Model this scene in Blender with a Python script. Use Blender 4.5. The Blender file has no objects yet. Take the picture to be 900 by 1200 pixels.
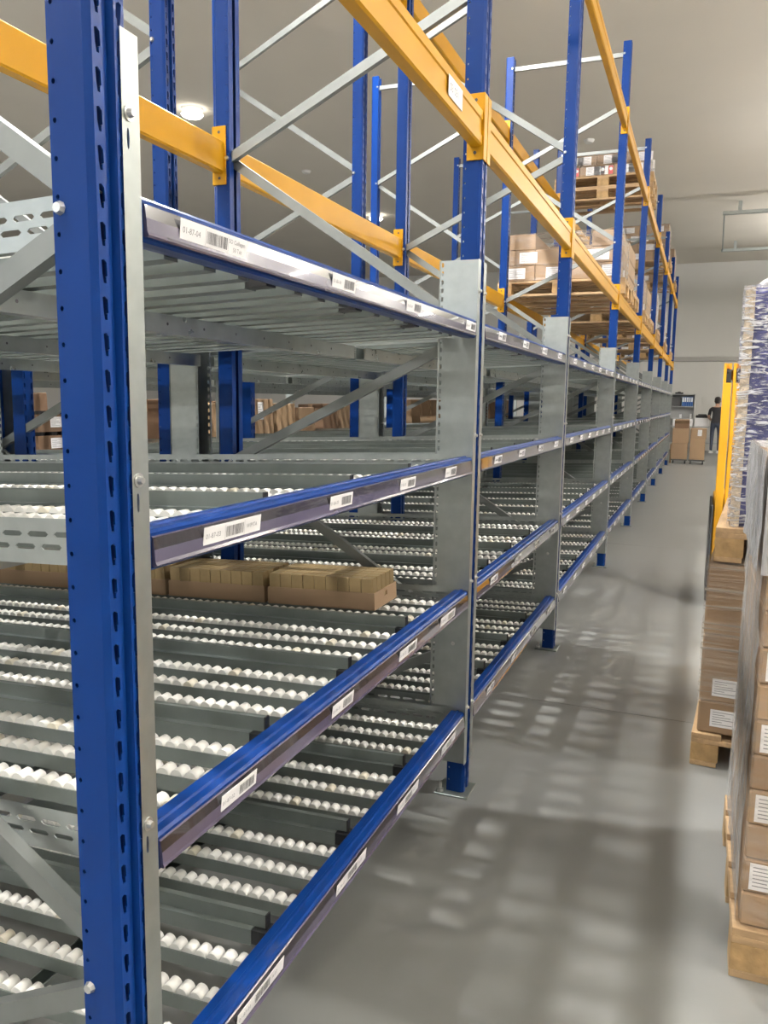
import bpy, math, random
from mathutils import Vector, Matrix
random.seed(7)
S = bpy.context.scene
COL = S.collection
# ------------------------------------------------------------------ camera
F_PX, YAW, PITCH, ROLL = 943.4, 0.37396, 0.13791, 0.01472
CAM = Vector((0.7855, 0.0, 1.5343))
fw = Vector((-math.sin(YAW)*math.cos(PITCH), math.cos(YAW)*math.cos(PITCH), -math.sin(PITCH)))
rt = Vector((math.cos(YAW), math.sin(YAW), 0)); up = rt.cross(fw)
r2 = rt*math.cos(ROLL)+up*math.sin(ROLL); u2 = up*math.cos(ROLL)-rt*math.sin(ROLL)
cd = bpy.data.cameras.new('camera'); cam = bpy.data.objects.new('camera', cd); COL.objects.link(cam)
M = Matrix((r2, u2, -fw)).transposed().to_4x4(); M.translation = CAM
cam.matrix_world = M
cd.sensor_width = 36; cd.lens = F_PX/1200*36; cd.clip_start = .02; cd.clip_end = 200
S.camera = cam
# ------------------------------------------------------------------ world, exposure, big lights
S.view_settings.view_transform = 'Standard'; S.view_settings.look = 'None'
S.view_settings.gamma = 1; S.view_settings.use_curve_mapping = False
S.view_settings.exposure = 0.12
w = bpy.data.worlds.new('world'); S.world = w; w.use_nodes = True
w.node_tree.nodes['Background'].inputs[0].default_value = (.8, .85, .9, 1)
w.node_tree.nodes['Background'].inputs[1].default_value = 2.6
CEIL = 6.2
WARM = (1.0, .97, .925)
def area(name, loc, sx, sy, power, rot=(0, 0, 0), shape='RECTANGLE', col=WARM):
    l = bpy.data.lights.new(name, 'AREA'); l.shape = shape; l.size = sx; l.energy = power; l.color = col
    if shape in ('RECTANGLE', 'ELLIPSE'): l.size_y = sy
    o = bpy.data.objects.new(name, l); COL.objects.link(o); o.location = loc; o.rotation_euler = rot
    return o
P_DOWN, P_UP, P_LINE = 310, 300, 35
WIN = (-13.0, -1.2, 2.0, 4.7)     # daylight window high in the wall behind the camera
po = area('window_portal', ((WIN[0]+WIN[1])/2, -5.98, (WIN[2]+WIN[3])/2), WIN[1]-WIN[0], WIN[3]-WIN[2], 1, rot=(-math.pi/2, 0, math.pi)); po.data.cycles.is_portal = True
DOWNLIGHTS = [(-7.3, 3.8), (-7.3, 11.77), (-7.3, 19.74), (-1.9, 3.9), (-1.9, 6.6), (4.6, 3.8), (4.6, 19.74), (-13.2, 7.8), (-1.9, -.1)]
for x, y in DOWNLIGHTS:
    area('downlight_lamp', (x, y, CEIL-.135), .22, .22, P_DOWN, shape='DISK')
LINES = [(5.6, 1.0), (5.6, 8.0), (5.6, 15.0), (5.6, 23.0), (-9.5, 2.5), (-3.4, -3.2), (1.6, -4.0), (-8.5, -3.2)]
for x, y in LINES:
    k = 1.0 if x < 5 else 3.6
    area('trunking_uplight', (x, y, CEIL-.96), 2.4, .12, P_UP*k, rot=(math.pi, 0, 0))
    area('trunking_downlight', (x, y, CEIL-1.12), 2.4, .12, P_LINE*min(k, 2))
# ------------------------------------------------------------------ materials
MATS = {}
def mat(name, col, rough=.5, metal=0, var=0, scale=8, bump=0, bscale=60, coat=0, alpha=None, stretch=None, emit=None, rvar=0):
    if name in MATS: return MATS[name]
    m = bpy.data.materials.new(name); m.use_nodes = True
    nt = m.node_tree; b = nt.nodes['Principled BSDF']
    b.inputs['Base Color'].default_value = (*col, 1); b.inputs['Roughness'].default_value = rough
    b.inputs['Metallic'].default_value = metal; b.inputs['Coat Weight'].default_value = coat
    m.diffuse_color = (*col, 1)
    if emit:
        b.inputs['Emission Color'].default_value = (*col, 1); b.inputs['Emission Strength'].default_value = emit
    if var or bump or rvar:
        tc = nt.nodes.new('ShaderNodeTexCoord'); src = tc.outputs['Object']
        if stretch:
            mp = nt.nodes.new('ShaderNodeMapping'); mp.inputs['Scale'].default_value = stretch
            nt.links.new(src, mp.inputs[0]); src = mp.outputs[0]
        if var or rvar:
            n = nt.nodes.new('ShaderNodeTexNoise'); n.inputs['Scale'].default_value = scale; n.inputs['Detail'].default_value = 5
            nt.links.new(src, n.inputs['Vector'])
            if var:
                r = nt.nodes.new('ShaderNodeValToRGB')
                r.color_ramp.elements[0].position = .3; r.color_ramp.elements[1].position = .7
                r.color_ramp.elements[0].color = (*[c*(1-var) for c in col], 1)
                r.color_ramp.elements[1].color = (*[min(1, c*(1+var)) for c in col], 1)
                nt.links.new(n.outputs['Fac'], r.inputs[0]); nt.links.new(r.outputs[0], b.inputs['Base Color'])
            if rvar:
                mr = nt.nodes.new('ShaderNodeMapRange'); mr.inputs[3].default_value = rough-rvar; mr.inputs[4].default_value = rough+rvar
                nt.links.new(n.outputs['Fac'], mr.inputs[0]); nt.links.new(mr.outputs[0], b.inputs['Roughness'])
        if bump:
            n2 = nt.nodes.new('ShaderNodeTexNoise'); n2.inputs['Scale'].default_value = bscale
            nt.links.new(src, n2.inputs['Vector'])
            bp = nt.nodes.new('ShaderNodeBump'); bp.inputs['Strength'].default_value = bump; bp.inputs['Distance'].default_value = .01
            nt.links.new(n2.outputs['Fac'], bp.inputs['Height']); nt.links.new(bp.outputs[0], b.inputs['Normal'])
    MATS[name] = m
    return m
def film(name, tint, density, stretch, scale=6, dens_lo=.05, t0=.42, t1=.68):
    m = bpy.data.materials.new(name); m.use_nodes = True; nt = m.node_tree; nt.nodes.clear()
    o = nt.nodes.new('ShaderNodeOutputMaterial'); mix = nt.nodes.new('ShaderNodeMixShader')
    tr = nt.nodes.new('ShaderNodeBsdfTransparent'); p = nt.nodes.new('ShaderNodeBsdfPrincipled')
    p.inputs['Base Color'].default_value = (*tint, 1); p.inputs['Roughness'].default_value = .18
    p.inputs['Specular IOR Level'].default_value = .9
    tc = nt.nodes.new('ShaderNodeTexCoord'); mp = nt.nodes.new('ShaderNodeMapping'); mp.inputs['Scale'].default_value = stretch
    n = nt.nodes.new('ShaderNodeTexNoise'); n.inputs['Scale'].default_value = scale; n.inputs['Detail'].default_value = 4; n.inputs['Distortion'].default_value = 1.2
    nt.links.new(tc.outputs['Object'], mp.inputs[0]); nt.links.new(mp.outputs[0], n.inputs['Vector'])
    mr = nt.nodes.new('ShaderNodeMapRange'); mr.inputs[1].default_value = t0; mr.inputs[2].default_value = t1
    mr.inputs[3].default_value = dens_lo; mr.inputs[4].default_value = density
    nt.links.new(n.outputs['Fac'], mr.inputs[0])
    bp = nt.nodes.new('ShaderNodeBump'); bp.inputs['Strength'].default_value = .9; bp.inputs['Distance'].default_value = .02
    nt.links.new(n.outputs['Fac'], bp.inputs['Height']); nt.links.new(bp.outputs[0], p.inputs['Normal'])
    nt.links.new(mr.outputs[0], mix.inputs[0]); nt.links.new(tr.outputs[0], mix.inputs[1]); nt.links.new(p.outputs[0], mix.inputs[2])
    nt.links.new(mix.outputs[0], o.inputs[0]); MATS[name] = m
    return m
BLUE = mat('blue_powder_coat', (.0025, .028, .155), .34, var=.06, scale=5)
BLUE.node_tree.nodes['Principled BSDF'].inputs['Specular IOR Level'].default_value = .14
YEL = mat('yellow_powder_coat', (.50, .25, .007), .38, var=.05, scale=4)
YEL.node_tree.nodes['Principled BSDF'].inputs['Specular IOR Level'].default_value = .2
GALV = mat('galvanised_steel', (.36, .39, .38), .30, 1.0, var=.10, scale=14, rvar=.08)
GALVD = mat('dull_galvanised_rail', (.185, .21, .20), .34, .5, var=.10, scale=10, rvar=.08)
GALVL = mat('pale_galvanised_sheet', (.40, .43, .42), .36, .85, var=.07, scale=20)
GALVB = mat('zinc_brace', (.25, .265, .26), .5, .9, var=.08, scale=12, rvar=.08)
WHITE = mat('white_plastic_roller', (.82, .81, .77), .38)
CREAMR = mat('aged_plastic_roller', (.74, .69, .57), .42)
BLACK = mat('black_plastic', (.012, .012, .013), .45)
STRIP = mat('clear_purple_label_strip', (.085, .075, .125), .14, coat=1.0, var=.15, scale=3)
STRIPD = mat('painted_strip_reflection', (.022, .018, .022), .16, coat=1.0)  # dark reflection of the opposite rack, painted on the strip's upper facet
PAPER = mat('white_paper', (.84, .83, .84), .6)
INK = mat('printed_ink', (.05, .05, .06), .6)
GREYINK = mat('grey_ink', (.26, .26, .28), .6)
REDINK = mat('red_ink', (.55, .02, .02), .5)
STEEL = mat('zinc_bolt', (.6, .6, .58), .28, .9)
KRAFT = mat('kraft_cardboard', (.31, .205, .122), .72, var=.08, scale=3, bump=.05, bscale=80)
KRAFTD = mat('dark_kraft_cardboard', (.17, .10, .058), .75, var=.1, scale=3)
KRAFTL = mat('light_kraft_cardboard', (.36, .24, .14), .72, var=.08, scale=3)
TAPE = mat('brown_packing_tape', (.30, .18, .09), .3)
GOLD = mat('gold_printed_card', (.30, .215, .105), .36, .25, var=.10, scale=30)
WOOD = mat('pallet_wood', (.43, .29, .16), .75, var=.22, scale=6, stretch=(1, 6, 6), bump=.15, bscale=30)
WOODD = mat('pallet_block_wood', (.40, .26, .12), .8, var=.25, scale=18, bump=.3, bscale=50)
FLOORM = mat('grey_epoxy_floor', (.208, .213, .208), .36, var=.16, scale=1.1, rvar=.10, bump=.02, bscale=40)
JOINT = mat('floor_joint_filler', (.07, .07, .07), .8)
CEILM = mat('ceiling_paint', (.71, .665, .59), .85, var=.03, scale=.5)
WALLM = mat('wall_paint', (.61, .605, .58), .85, var=.03, scale=.6)
BAND = mat('grey_wall_band', (.36, .35, .33), .6)
LAMPW = mat('lamp_diffuser', (1.0, .95, .85), .5, emit=9)
LAMPB = mat('lamp_housing', (.75, .74, .71), .5)
BLUEW = mat('blue_wrapped_goods', (.045, .05, .18), .4, var=.25, scale=9)
CREAMP = mat('cream_corner_board', (.55, .46, .35), .6, var=.25, scale=40, bump=.6, bscale=60)
MASTY = mat('stacker_yellow', (.80, .40, .02), .35)
DARKG = mat('dark_grey_paint', (.05, .052, .055), .4)
SKIN = mat('skin', (.50, .30, .21), .5)
HAIR = mat('dark_hair', (.018, .013, .01), .6, bump=.4, bscale=120)
SHIRT = mat('black_cotton', (.018, .018, .022), .8)
JEANS = mat('dark_blue_denim', (.03, .04, .07), .8)
SHOE = mat('white_shoe', (.7, .7, .68), .5)
SHELFG = mat('light_grey_shelving', (.42, .43, .43), .5)
BINDER = mat('blue_binder', (.02, .09, .30), .45)
JARLID = mat('dark_jar_lid', (.02, .02, .025), .25)
AMBER = mat('orange_inner_card', (.60, .32, .10), .6)
GLASS = film('window_glass', (.9, .92, .93), .06, (1, 1, 1), 1, .06)
FILM = film('clear_stretch_film', (.80, .78, .75), .62, (1.2, 1.2, 6), 5, .06)
FILMT = film('thin_stretch_film', (.80, .78, .75), .22, (1.2, 1.2, 6), 5, .02)
FILMV = film('grey_stretch_film', (.62, .61, .60), .85, (4, 4, .6), 7, .35)
FILMB = film('rope_stretch_film', (.80, .74, .66), .5, (.6, .6, 17), 3, .02)
FILMU = film('streaked_stretch_film', (.78, .79, .84), .9, (2.6, 2.6, 12), 6, .05, .48, .62)
FILMG = film('dense_grey_film', (.50, .50, .51), .97, (4, 4, .8), 7, .8)
FILMW = film('white_stretch_film', (.85, .85, .84), .9, (3, 3, 2), 5, .35)
# ------------------------------------------------------------------ mesh helpers
class MB:
    def __init__(s): s.v = []; s.f = []; s.m = []; s.mats = []
    def mi(s, m):
        if m not in s.mats: s.mats.append(m)
        return s.mats.index(m)
    def add(s, vs, fs, m):
        o = len(s.v); k = s.mi(m); s.v += [tuple(p) for p in vs]
        s.f += [tuple(i+o for i in f) for f in fs]; s.m += [k]*len(fs)
    def box(s, x0, x1, y0, y1, z0, z1, m):
        s.add([(x, y, z) for x in (x0, x1) for y in (y0, y1) for z in (z0, z1)],
              [(0, 1, 3, 2), (4, 6, 7, 5), (0, 4, 5, 1), (2, 3, 7, 6), (0, 2, 6, 4), (1, 5, 7, 3)], m)
    def cbox(s, x0, x1, y0, y1, z0, z1, m, c=.004):
        X = (x0, x1); Y = (y0, y1); Z = (z0, z1); vs = []; idx = {}
        for a in (0, 1):
            for b in (0, 1):
                for d in (0, 1):
                    sx, sy, sz = (1-2*a)*c, (1-2*b)*c, (1-2*d)*c
                    for k, p in enumerate(((X[a], Y[b]+sy, Z[d]+sz), (X[a]+sx, Y[b], Z[d]+sz), (X[a]+sx, Y[b]+sy, Z[d]))):
                        idx[a, b, d, k] = len(vs); vs.append(p)
        fs = []; g = lambda a, b, d, k: idx[a, b, d, k]
        for a in (0, 1):
            fs.append((g(a, 0, 0, 0), g(a, 1, 0, 0), g(a, 1, 1, 0), g(a, 0, 1, 0)))
            fs.append((g(0, a, 0, 1), g(1, a, 0, 1), g(1, a, 1, 1), g(0, a, 1, 1)))
            fs.append((g(0, 0, a, 2), g(1, 0, a, 2), g(1, 1, a, 2), g(0, 1, a, 2)))
            for b in (0, 1):
                fs.append((g(a, b, 0, 0), g(a, b, 1, 0), g(a, b, 1, 1), g(a, b, 0, 1)))
                fs.append((g(a, 0, b, 0), g(a, 1, b, 0), g(a, 1, b, 2), g(a, 0, b, 2)))
                fs.append((g(0, a, b, 1), g(1, a, b, 1), g(1, a, b, 2), g(0, a, b, 2)))
                for d in (0, 1): fs.append((g(a, b, d, 0), g(a, b, d, 1), g(a, b, d, 2)))
        s.add(vs, fs, m)
    def sweep(s, A, B, m, closed=True, caps=True):
        n = len(A); vs = list(A)+list(B); k = n if closed else n-1
        fs = [(i, (i+1) % n, (i+1) % n+n, i+n) for i in range(k)]
        if closed and caps: fs += [tuple(range(n))[::-1], tuple(range(n, 2*n))]
        s.add(vs, fs, m)
    def bar(s, p0, p1, prof, side, m, closed=True):
        p0 = Vector(p0); p1 = Vector(p1); d = (p1-p0).normalized(); sd = Vector(side); u = d.cross(sd).normalized(); sd = u.cross(d)
        s.sweep([p0+u*a+sd*b for a, b in prof], [p1+u*a+sd*b for a, b in prof], m, closed)
    def cyl(s, p0, p1, r, m, n=10, r1=None, caps=True):
        p0 = Vector(p0); p1 = Vector(p1); d = (p1-p0).normalized(); a = d.orthogonal().normalized(); b = d.cross(a); r1 = r if r1 is None else r1
        c = [(math.cos(2*math.pi*i/n), math.sin(2*math.pi*i/n)) for i in range(n)]
        s.sweep([p0+(a*x+b*y)*r for x, y in c], [p1+(a*x+b*y)*r1 for x, y in c], m, True, caps)
    def perf(s, O, U, V, n, hole, m, W=None):
        O = Vector(O); U = Vector(U); V = Vector(V); outer = [(0, 0), (.5, 0), (1, 0), (1, .5), (1, 1), (.5, 1), (0, 1), (0, .5)]
        vs = []; fs = []
        for i in range(n):
            o = O+U*i; b = len(vs)
            vs += [o+U*a+V*c for a, c in outer]+[o+U*a+V*c for a, c in hole]
            fs += [(b+j, b+(j+1) % 8, b+8+(j+1) % 8, b+8+j) for j in range(8)]
            if W is not None:
                vs += [o+U*a+V*c+Vector(W) for a, c in hole]
                fs += [(b+8+j, b+8+(j+1) % 8, b+16+(j+1) % 8, b+16+j) for j in range(8)]
        s.add(vs, fs, m)
    def mesh(s, name, smooth=False):
        me = bpy.data.meshes.new(name); me.from_pydata(s.v, [], s.f)
        for m in s.mats: me.materials.append(m)
        me.polygons.foreach_set('material_index', s.m)
        if smooth: me.polygons.foreach_set('use_smooth', [True]*len(s.f))
        me.update(); return me
    def build(s, name, parent=None, loc=(0, 0, 0), smooth=False): return link(name, s.mesh(name, smooth), parent, loc)
def link(name, me, parent=None, loc=(0, 0, 0), rot=(0, 0, 0)):
    o = bpy.data.objects.new(name, me); COL.objects.link(o); o.location = loc; o.rotation_euler = rot
    if parent: o.parent = parent
    return o
def tag(o, label, cat, group=None):
    o['label'] = label; o['category'] = cat
    if group: o['group'] = group
    return o
def thing(name, label, cat, loc=(0, 0, 0), rz=0, group=None):
    o = bpy.data.objects.new(name, None); COL.objects.link(o); o.location = loc; o.rotation_euler = (0, 0, rz); o.empty_display_size = .1
    return tag(o, label, cat, group)
def struct(o): o['kind'] = 'structure'; return o
def copy_tree(o, loc, label=None, parent=None):
    c = o.copy(); COL.objects.link(c)
    if parent: c.parent = parent
    else:
        c.location = loc
        if label: c['label'] = label
    for ch in list(o.children): copy_tree(ch, None, None, c)
    return c
_txt = {}
def text_into(mb, s, size, m, org, right, upv):
    if (s) not in _txt:
        cu = bpy.data.curves.new('t', 'FONT'); cu.body = s; cu.size = 1; cu.resolution_u = 2
        ob = bpy.data.objects.new('t', cu); COL.objects.link(ob)
        bpy.context.view_layer.update()
        me = ob.evaluated_get(bpy.context.evaluated_depsgraph_get()).to_mesh()
        _txt[s] = ([v.co.copy() for v in me.vertices], [tuple(p.vertices) for p in me.polygons])
        bpy.data.objects.remove(ob)
    vs, fs = _txt[s]; org = Vector(org); right = Vector(right); upv = Vector(upv)
    mb.add([org+right*v.x*size+upv*v.y*size for v in vs], fs, m)
HOLE8 = [(.2, .5-.12), (.5, .3), (.8, .38), (.86, .5), (.8, .62), (.5, .7), (.2, .62), (.14, .5)]
ORD = ['nearest', 'second', 'third', 'fourth', 'fifth', 'sixth', 'seventh', 'eighth', 'farthest']
FR = [.95, 2.94, 4.975, 7.765, 10.55, 13.33, 16.11, 18.89, 21.68]
ZT = 4.66
# ------------------------------------------------------------------ room shell
X0, X1, Y0, Y1 = -21.0, 8.0, -6.0, 29.5
mb = MB(); mb.box(X0, X1, Y0, Y1, -.25, -.02, JOINT); floor = struct(mb.build('floor'))
ys = [Y0, -1.0, 4.04, 9.1, 14.1, 19.1, 24.1, Y1]; xs = [X0, -12.4, -4.4, 2.9, X1]
for a, b in zip(ys, ys[1:]):
    for c, d in zip(xs, xs[1:]):
        mb = MB(); mb.box(c+.002, d-.002, a+.002, b-.002, -.02, 0, FLOORM); mb.build('floor_slab', floor)
mb = MB(); mb.box(X0-.2, X1+.2, Y0-.2, Y1+.2, CEIL, CEIL+.2, CEILM); struct(mb.build('ceiling'))
for nm, b in (('wall_back', (X0, X1, Y1, Y1+.2, -.2, CEIL)), 
              ('wall_left', (X0-.2, X0, Y0-.2, Y1+.2, -.2, CEIL)), ('wall_right', (X1, X1+.2, Y0-.2, Y1+.2, -.2, CEIL))):
    mb = MB(); mb.box(*b, WALLM); struct(mb.build(nm))
mb = MB()
for b in ((X0, WIN[0], Y0-.2, Y0, -.2, CEIL), (WIN[1], X1, Y0-.2, Y0, -.2, CEIL), (WIN[0], WIN[1], Y0-.2, Y0, -.2, WIN[2]), (WIN[0], WIN[1], Y0-.2, Y0, WIN[3], CEIL)): mb.box(*b, WALLM)
struct(mb.build('wall_front'))
mb = MB()
for k in range(9):
    x = WIN[0]+(WIN[1]-WIN[0])*k/8; mb.box(x-.03, x+.03, Y0-.12, Y0-.06, WIN[2], WIN[3], DARKG)
for z in (WIN[2], (WIN[2]+WIN[3])/2, WIN[3]-.05): mb.box(WIN[0], WIN[1], Y0-.115, Y0-.065, z, z+.05, DARKG)
wn = struct(mb.build('window_1'))
mb = MB(); mb.box(WIN[0], WIN[1], Y0-.093, Y0-.087, WIN[2], WIN[3], GLASS); mb.build('pane', wn)
mb = MB(); mb.cbox(X0+.01, X1-.01, Y1-.05, Y1, 2.98, 3.14, BAND, .01); struct(mb.build('trim_1'))
# ------------------------------------------------------------------ upright frames
PITCH_S = .05; NS = 92
SLOT = [(.20, .42), (.44, .30), (.80, .24), (.84, .46), (.76, .74), (.40, .78), (.36, .66), (.20, .66)]
def post_mesh():
    mb = MB(); H = ZT; d = .07
    segs = [(-d, -.010, -d, -.04), (-d+.018, -.04, -.010, -.04), (-.010, -.04, 0, -.033), (0, -.012, -.011, -.008), (-.011, -.008, -.011, .008),
            (-.011, .008, 0, .012), (0, .033, -.010, .04), (-.010, .04, -d+.018, .04), (-d, .04, -d, .010)]
    for x0, y0, x1, y1 in segs: mb.add([(x0, y0, 0), (x1, y1, 0), (x1, y1, H), (x0, y0, H)], [(0, 1, 2, 3)], BLUE)
    for ya, yb in ((-.033, -.012), (.033, .012)):
        mb.perf((0, ya, .03), (0, 0, PITCH_S), (0, yb-ya, 0), NS, SLOT, BLUE, (-.003, 0, 0))
        for z0, z1 in ((0, .03), (.03+NS*PITCH_S, H)): mb.add([(0, ya, z0), (0, yb, z0), (0, yb, z1), (0, ya, z1)], [(0, 1, 2, 3)], BLUE)
    h = [(.42, .4), (.5, .36), (.58, .4), (.62, .5), (.58, .6), (.5, .64), (.42, .6), (.38, .5)]
    h = [(.5+(a-.5)*.65, .5+(c-.5)*1.25) for a, c in h]
    for y, s in ((-.04, 1), (.04, -1)):
        mb.perf((-d, y, .03), (0, 0, PITCH_S), (.018, 0, 0), NS, h, BLUE, (0, s*.002, 0))
        for z0, z1 in ((0, .03), (.03+NS*PITCH_S, H)): mb.add([(-d, y, z0), (-d+.018, y, z0), (-d+.018, y, z1), (-d, y, z1)], [(0, 1, 2, 3)], BLUE)
    return mb.mesh('post')
POST = post_mesh()
BR = [(-.018, -.012), (.018, -.012), (.018, .012), (.015, .012), (.015, -.009), (-.015, -.009), (-.015, .012), (-.018, .012)]
FN = [.61, 1.79, 2.97, 4.15]; RN = [.10, 1.27, 2.48, 3.66]
def brace_mesh(p0, p1, nm='brace'):
    mb = MB(); mb.bar(p0, p1, BR, (0, 1, 0), GALVB); return mb.mesh(nm)
BRACES = []
for i, z in enumerate(FN):
    BRACES.append(brace_mesh((-.05, -.014, z-.02), (-1.055, -.014, RN[i])))
    if i < 3: BRACES.append(brace_mesh((-.05, .014, z+.02), (-1.055, .014, RN[i+1])))
BRACES.append(brace_mesh((-.05, 0, 4.56), (-1.055, 0, 4.56)))
mb = MB(); mb.cyl((0, -.047, 0), (0, -.040, 0), .007, STEEL, 8, .010); BOLT = mb.mesh('brace_bolt')
mb = MB(); mb.cbox(-.11, .025, -.075, .06, 0, .008, GALVD, .002); mb.cyl((-.09, -.055, .008), (-.09, -.055, .045), .007, STEEL, 6); mb.cyl((-.09, -.055, .008), (-.09, -.055, .018), .014, STEEL, 6)
BASE = mb.mesh('base_plate')
BOLTZ = [1.93, 1.41, .86, .36]
def sleeve_mesh(side, xb, xf, lip=.050):
    # folded sheet: web beside the post, lip on the post face, perforated margin at the inner edge
    mb = MB(); y = side*.0445; z0, z1 = .13, 2.04; sg = 1 if xf > xb else -1
    h = [(.28, .25), (.5, .2), (.72, .25), (.8, .5), (.72, .75), (.5, .8), (.28, .75), (.2, .5)]
    n = 63; p = (z1-z0)/n
    mb.perf((xb+sg*.004, y, z0), (0, 0, p), (sg*.014, 0, 0), n, h, GALVL)
    mb.add([(xb+sg*.018, y, z0), (xf+.003*sg, y, z0), (xf+.003*sg, y, z1), (xb+sg*.018, y, z1)], [(0, 1, 2, 3)], GALVL)
    mb.add([(xb+sg*.004, y, z0), (xb, y+side*.005, z0), (xb, y+side*.005, z1), (xb+sg*.004, y, z1)], [(0, 1, 2, 3)], GALVL)
    xl = xf+.003*sg; ya, yb = side*lip, side*.020
    mb.add([(xl, y, z0), (xl, y, z1), (xl, ya, z1), (xl, ya, z0)], [(0, 1, 2, 3)], GALVL)
    zs = sorted(BOLTZ); cur = z0
    ho = [(.12, .42), (.5, .38), (.88, .42), (.96, .5), (.88, .58), (.5, .62), (.12, .58), (.04, .5)]
    for zb in zs:
        a = zb-.050; b = zb-.018
        mb.add([(xl, y, cur), (xl, yb, cur), (xl, yb, a), (xl, y, a)], [(0, 1, 2, 3)], GALVL)
        mb.perf((xl, y, a), (0, 0, b-a), (0, yb-y, 0), 1, ho, GALVL, (-.004*sg, 0, 0)); cur = b
    mb.add([(xl, y, cur), (xl, yb, cur), (xl, yb, z1), (xl, y, z1)], [(0, 1, 2, 3)], GALVL)
    return mb.mesh('post_sleeve')
mb = MB()
mb.cyl((0, 0, 0), (.002, 0, 0), .011, STEEL, 12); mb.cyl((.002, 0, 0), (.009, 0, 0), .0068, STEEL, 10, .005)
SBOLT = mb.mesh('sleeve_bolt')
SL = {(-1, 'a'): sleeve_mesh(-1, -.145, 0, .058), (1, 'a'): sleeve_mesh(1, -.145, 0, .058), (-1, 'c'): sleeve_mesh(-1, -.145, 0), (1, 'c'): sleeve_mesh(1, -.145, 0), (-1, 'b'): sleeve_mesh(-1, .14, 0), (1, 'b'): sleeve_mesh(1, .14, 0)}
def short_post():
    mb = MB(); d = .07; H = 1.70
    for x0, y0, x1, y1 in ((-d, -.03, 0, -.03), (0, -.012, 0, .012), (0, .03, -d, .03), (-d, .03, -d, -.03)): mb.add([(x0, y0, 0), (x1, y1, 0), (x1, y1, H), (x0, y0, H)], [(0, 1, 2, 3)], BLUE)
    for ya, yb in ((-.03, -.012), (.03, .012)): mb.perf((0, ya, 0), (0, 0, .05), (0, yb-ya, 0), 34, SLOT, BLUE, (-.003, 0, 0))
    return mb.mesh('reinforcement')
SHORT = short_post()
def frame(loc, label, kind, near=True):
    t = thing('upright_frame', label, 'rack frame', loc, 0, 'blue upright frames of the rack')
    link('post', POST, t); link('post', POST, t, (-1.105, 0, 0), (0, 0, math.pi))
    for b in BRACES: link('brace', b, t)
    for z in FN+[4.56]: link('brace_bolt', BOLT, t, (-.058, 0, z))
    for z in RN+[4.56]: link('brace_bolt', BOLT, t, (-1.047, 0, z))
    link('base_plate', BASE, t); link('base_plate', BASE, t, (-1.065, 0, 0))
    for s in ((-1, 1) if near else (1,)):
        link('post_sleeve', SL[s, kind], t)
        if kind == 'a':
            for z in BOLTZ: link('sleeve_bolt', SBOLT, t, (.003, s*.034, z))
    if kind == 'b':
        for s in (-1, 1): link('post_sleeve', SL[s, 'c'], t, (-1.105, 0, 0), (0, 0, math.pi))
        link('reinforcement', SHORT, t, (-.835, 0, 0))
    return t
for i, y in enumerate(FR):
    w_ = ORD[i] if i in (0, 8) else ORD[i]
    fa = 'blue upright frame with galvanised sleeves beside the aisle, '
    frame((0, y, 0), fa+('nearest to the camera' if i == 0 else 'farthest from the camera' if i == 8 else w_+' from the camera'), 'a', i > 0)
for i, y in enumerate(FR):
    if i == 0: continue
    frame((-1.335, y, 0), 'blue inner upright frame deeper in the rack behind the '+('farthest' if i == 8 else ORD[i])+' aisle frame', 'b')
# low galvanised posts at the far end of the lanes
mb = MB(); mb.sweep([(x, y_, 0) for x, y_ in ((-.04, -.03), (.04, -.03), (.04, .03), (-.04, .03))], [(x, y_, 1.74) for x, y_ in ((-.04, -.03), (.04, -.03), (.04, .03), (-.04, .03))], GALVL)
LOWP = mb.mesh('low_post')
mb = MB(); mb.cbox(-.07, .07, -.07, .07, 0, .01, GALVD, .002); LOWB = mb.mesh('foot_plate')
for i, y in enumerate(FR):
    t = thing('end_post', 'low galvanised end post at the back of the lanes, level with the '+('farthest' if i == 8 else ORD[i])+' frame', 'post', (-3.36, y, 0), 0, 'low posts at the back of the lanes')
    link('column', LOWP, t); link('foot_plate', LOWB, t)
# ------------------------------------------------------------------ yellow pallet beams
def beam_set(L):
    mb = MB()
    pr = [(-.046, .006), (-.040, 0), (-.006, 0), (0, .006), (0, .034), (-.004, .038), (-.004, .084), (0, .088), (0, .116), (-.006, .122), (-.04, .122), (-.046, .116)]
    mb.sweep([(x, .047, z) for x, z in pr], [(x, L-.047, z) for x, z in pr], YEL)
    B = mb.mesh('beam_bar'); C = []
    for s, y in ((1, 0), (-1, L)):
        mb = MB(); a, b = sorted((y+s*.041, y+s*.0465)); mb.cbox(-.056, .004, a, b, -.045, .178, YEL, .001)
        a, b = sorted((y+s*.004, y+s*.0465)); mb.cbox(.0015, .0065, a, b, -.045, .178, YEL, .001)
        for z in (-.02, .155): mb.cyl((-.026, y+s*.0463, z), (-.026, y+s*.0475, z), .006, INK, 8)
        C.append(mb.mesh('beam_connector'))
    return B, C
BS = {}
LV = {2.425: 'lower', 3.935: 'upper'}
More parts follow.
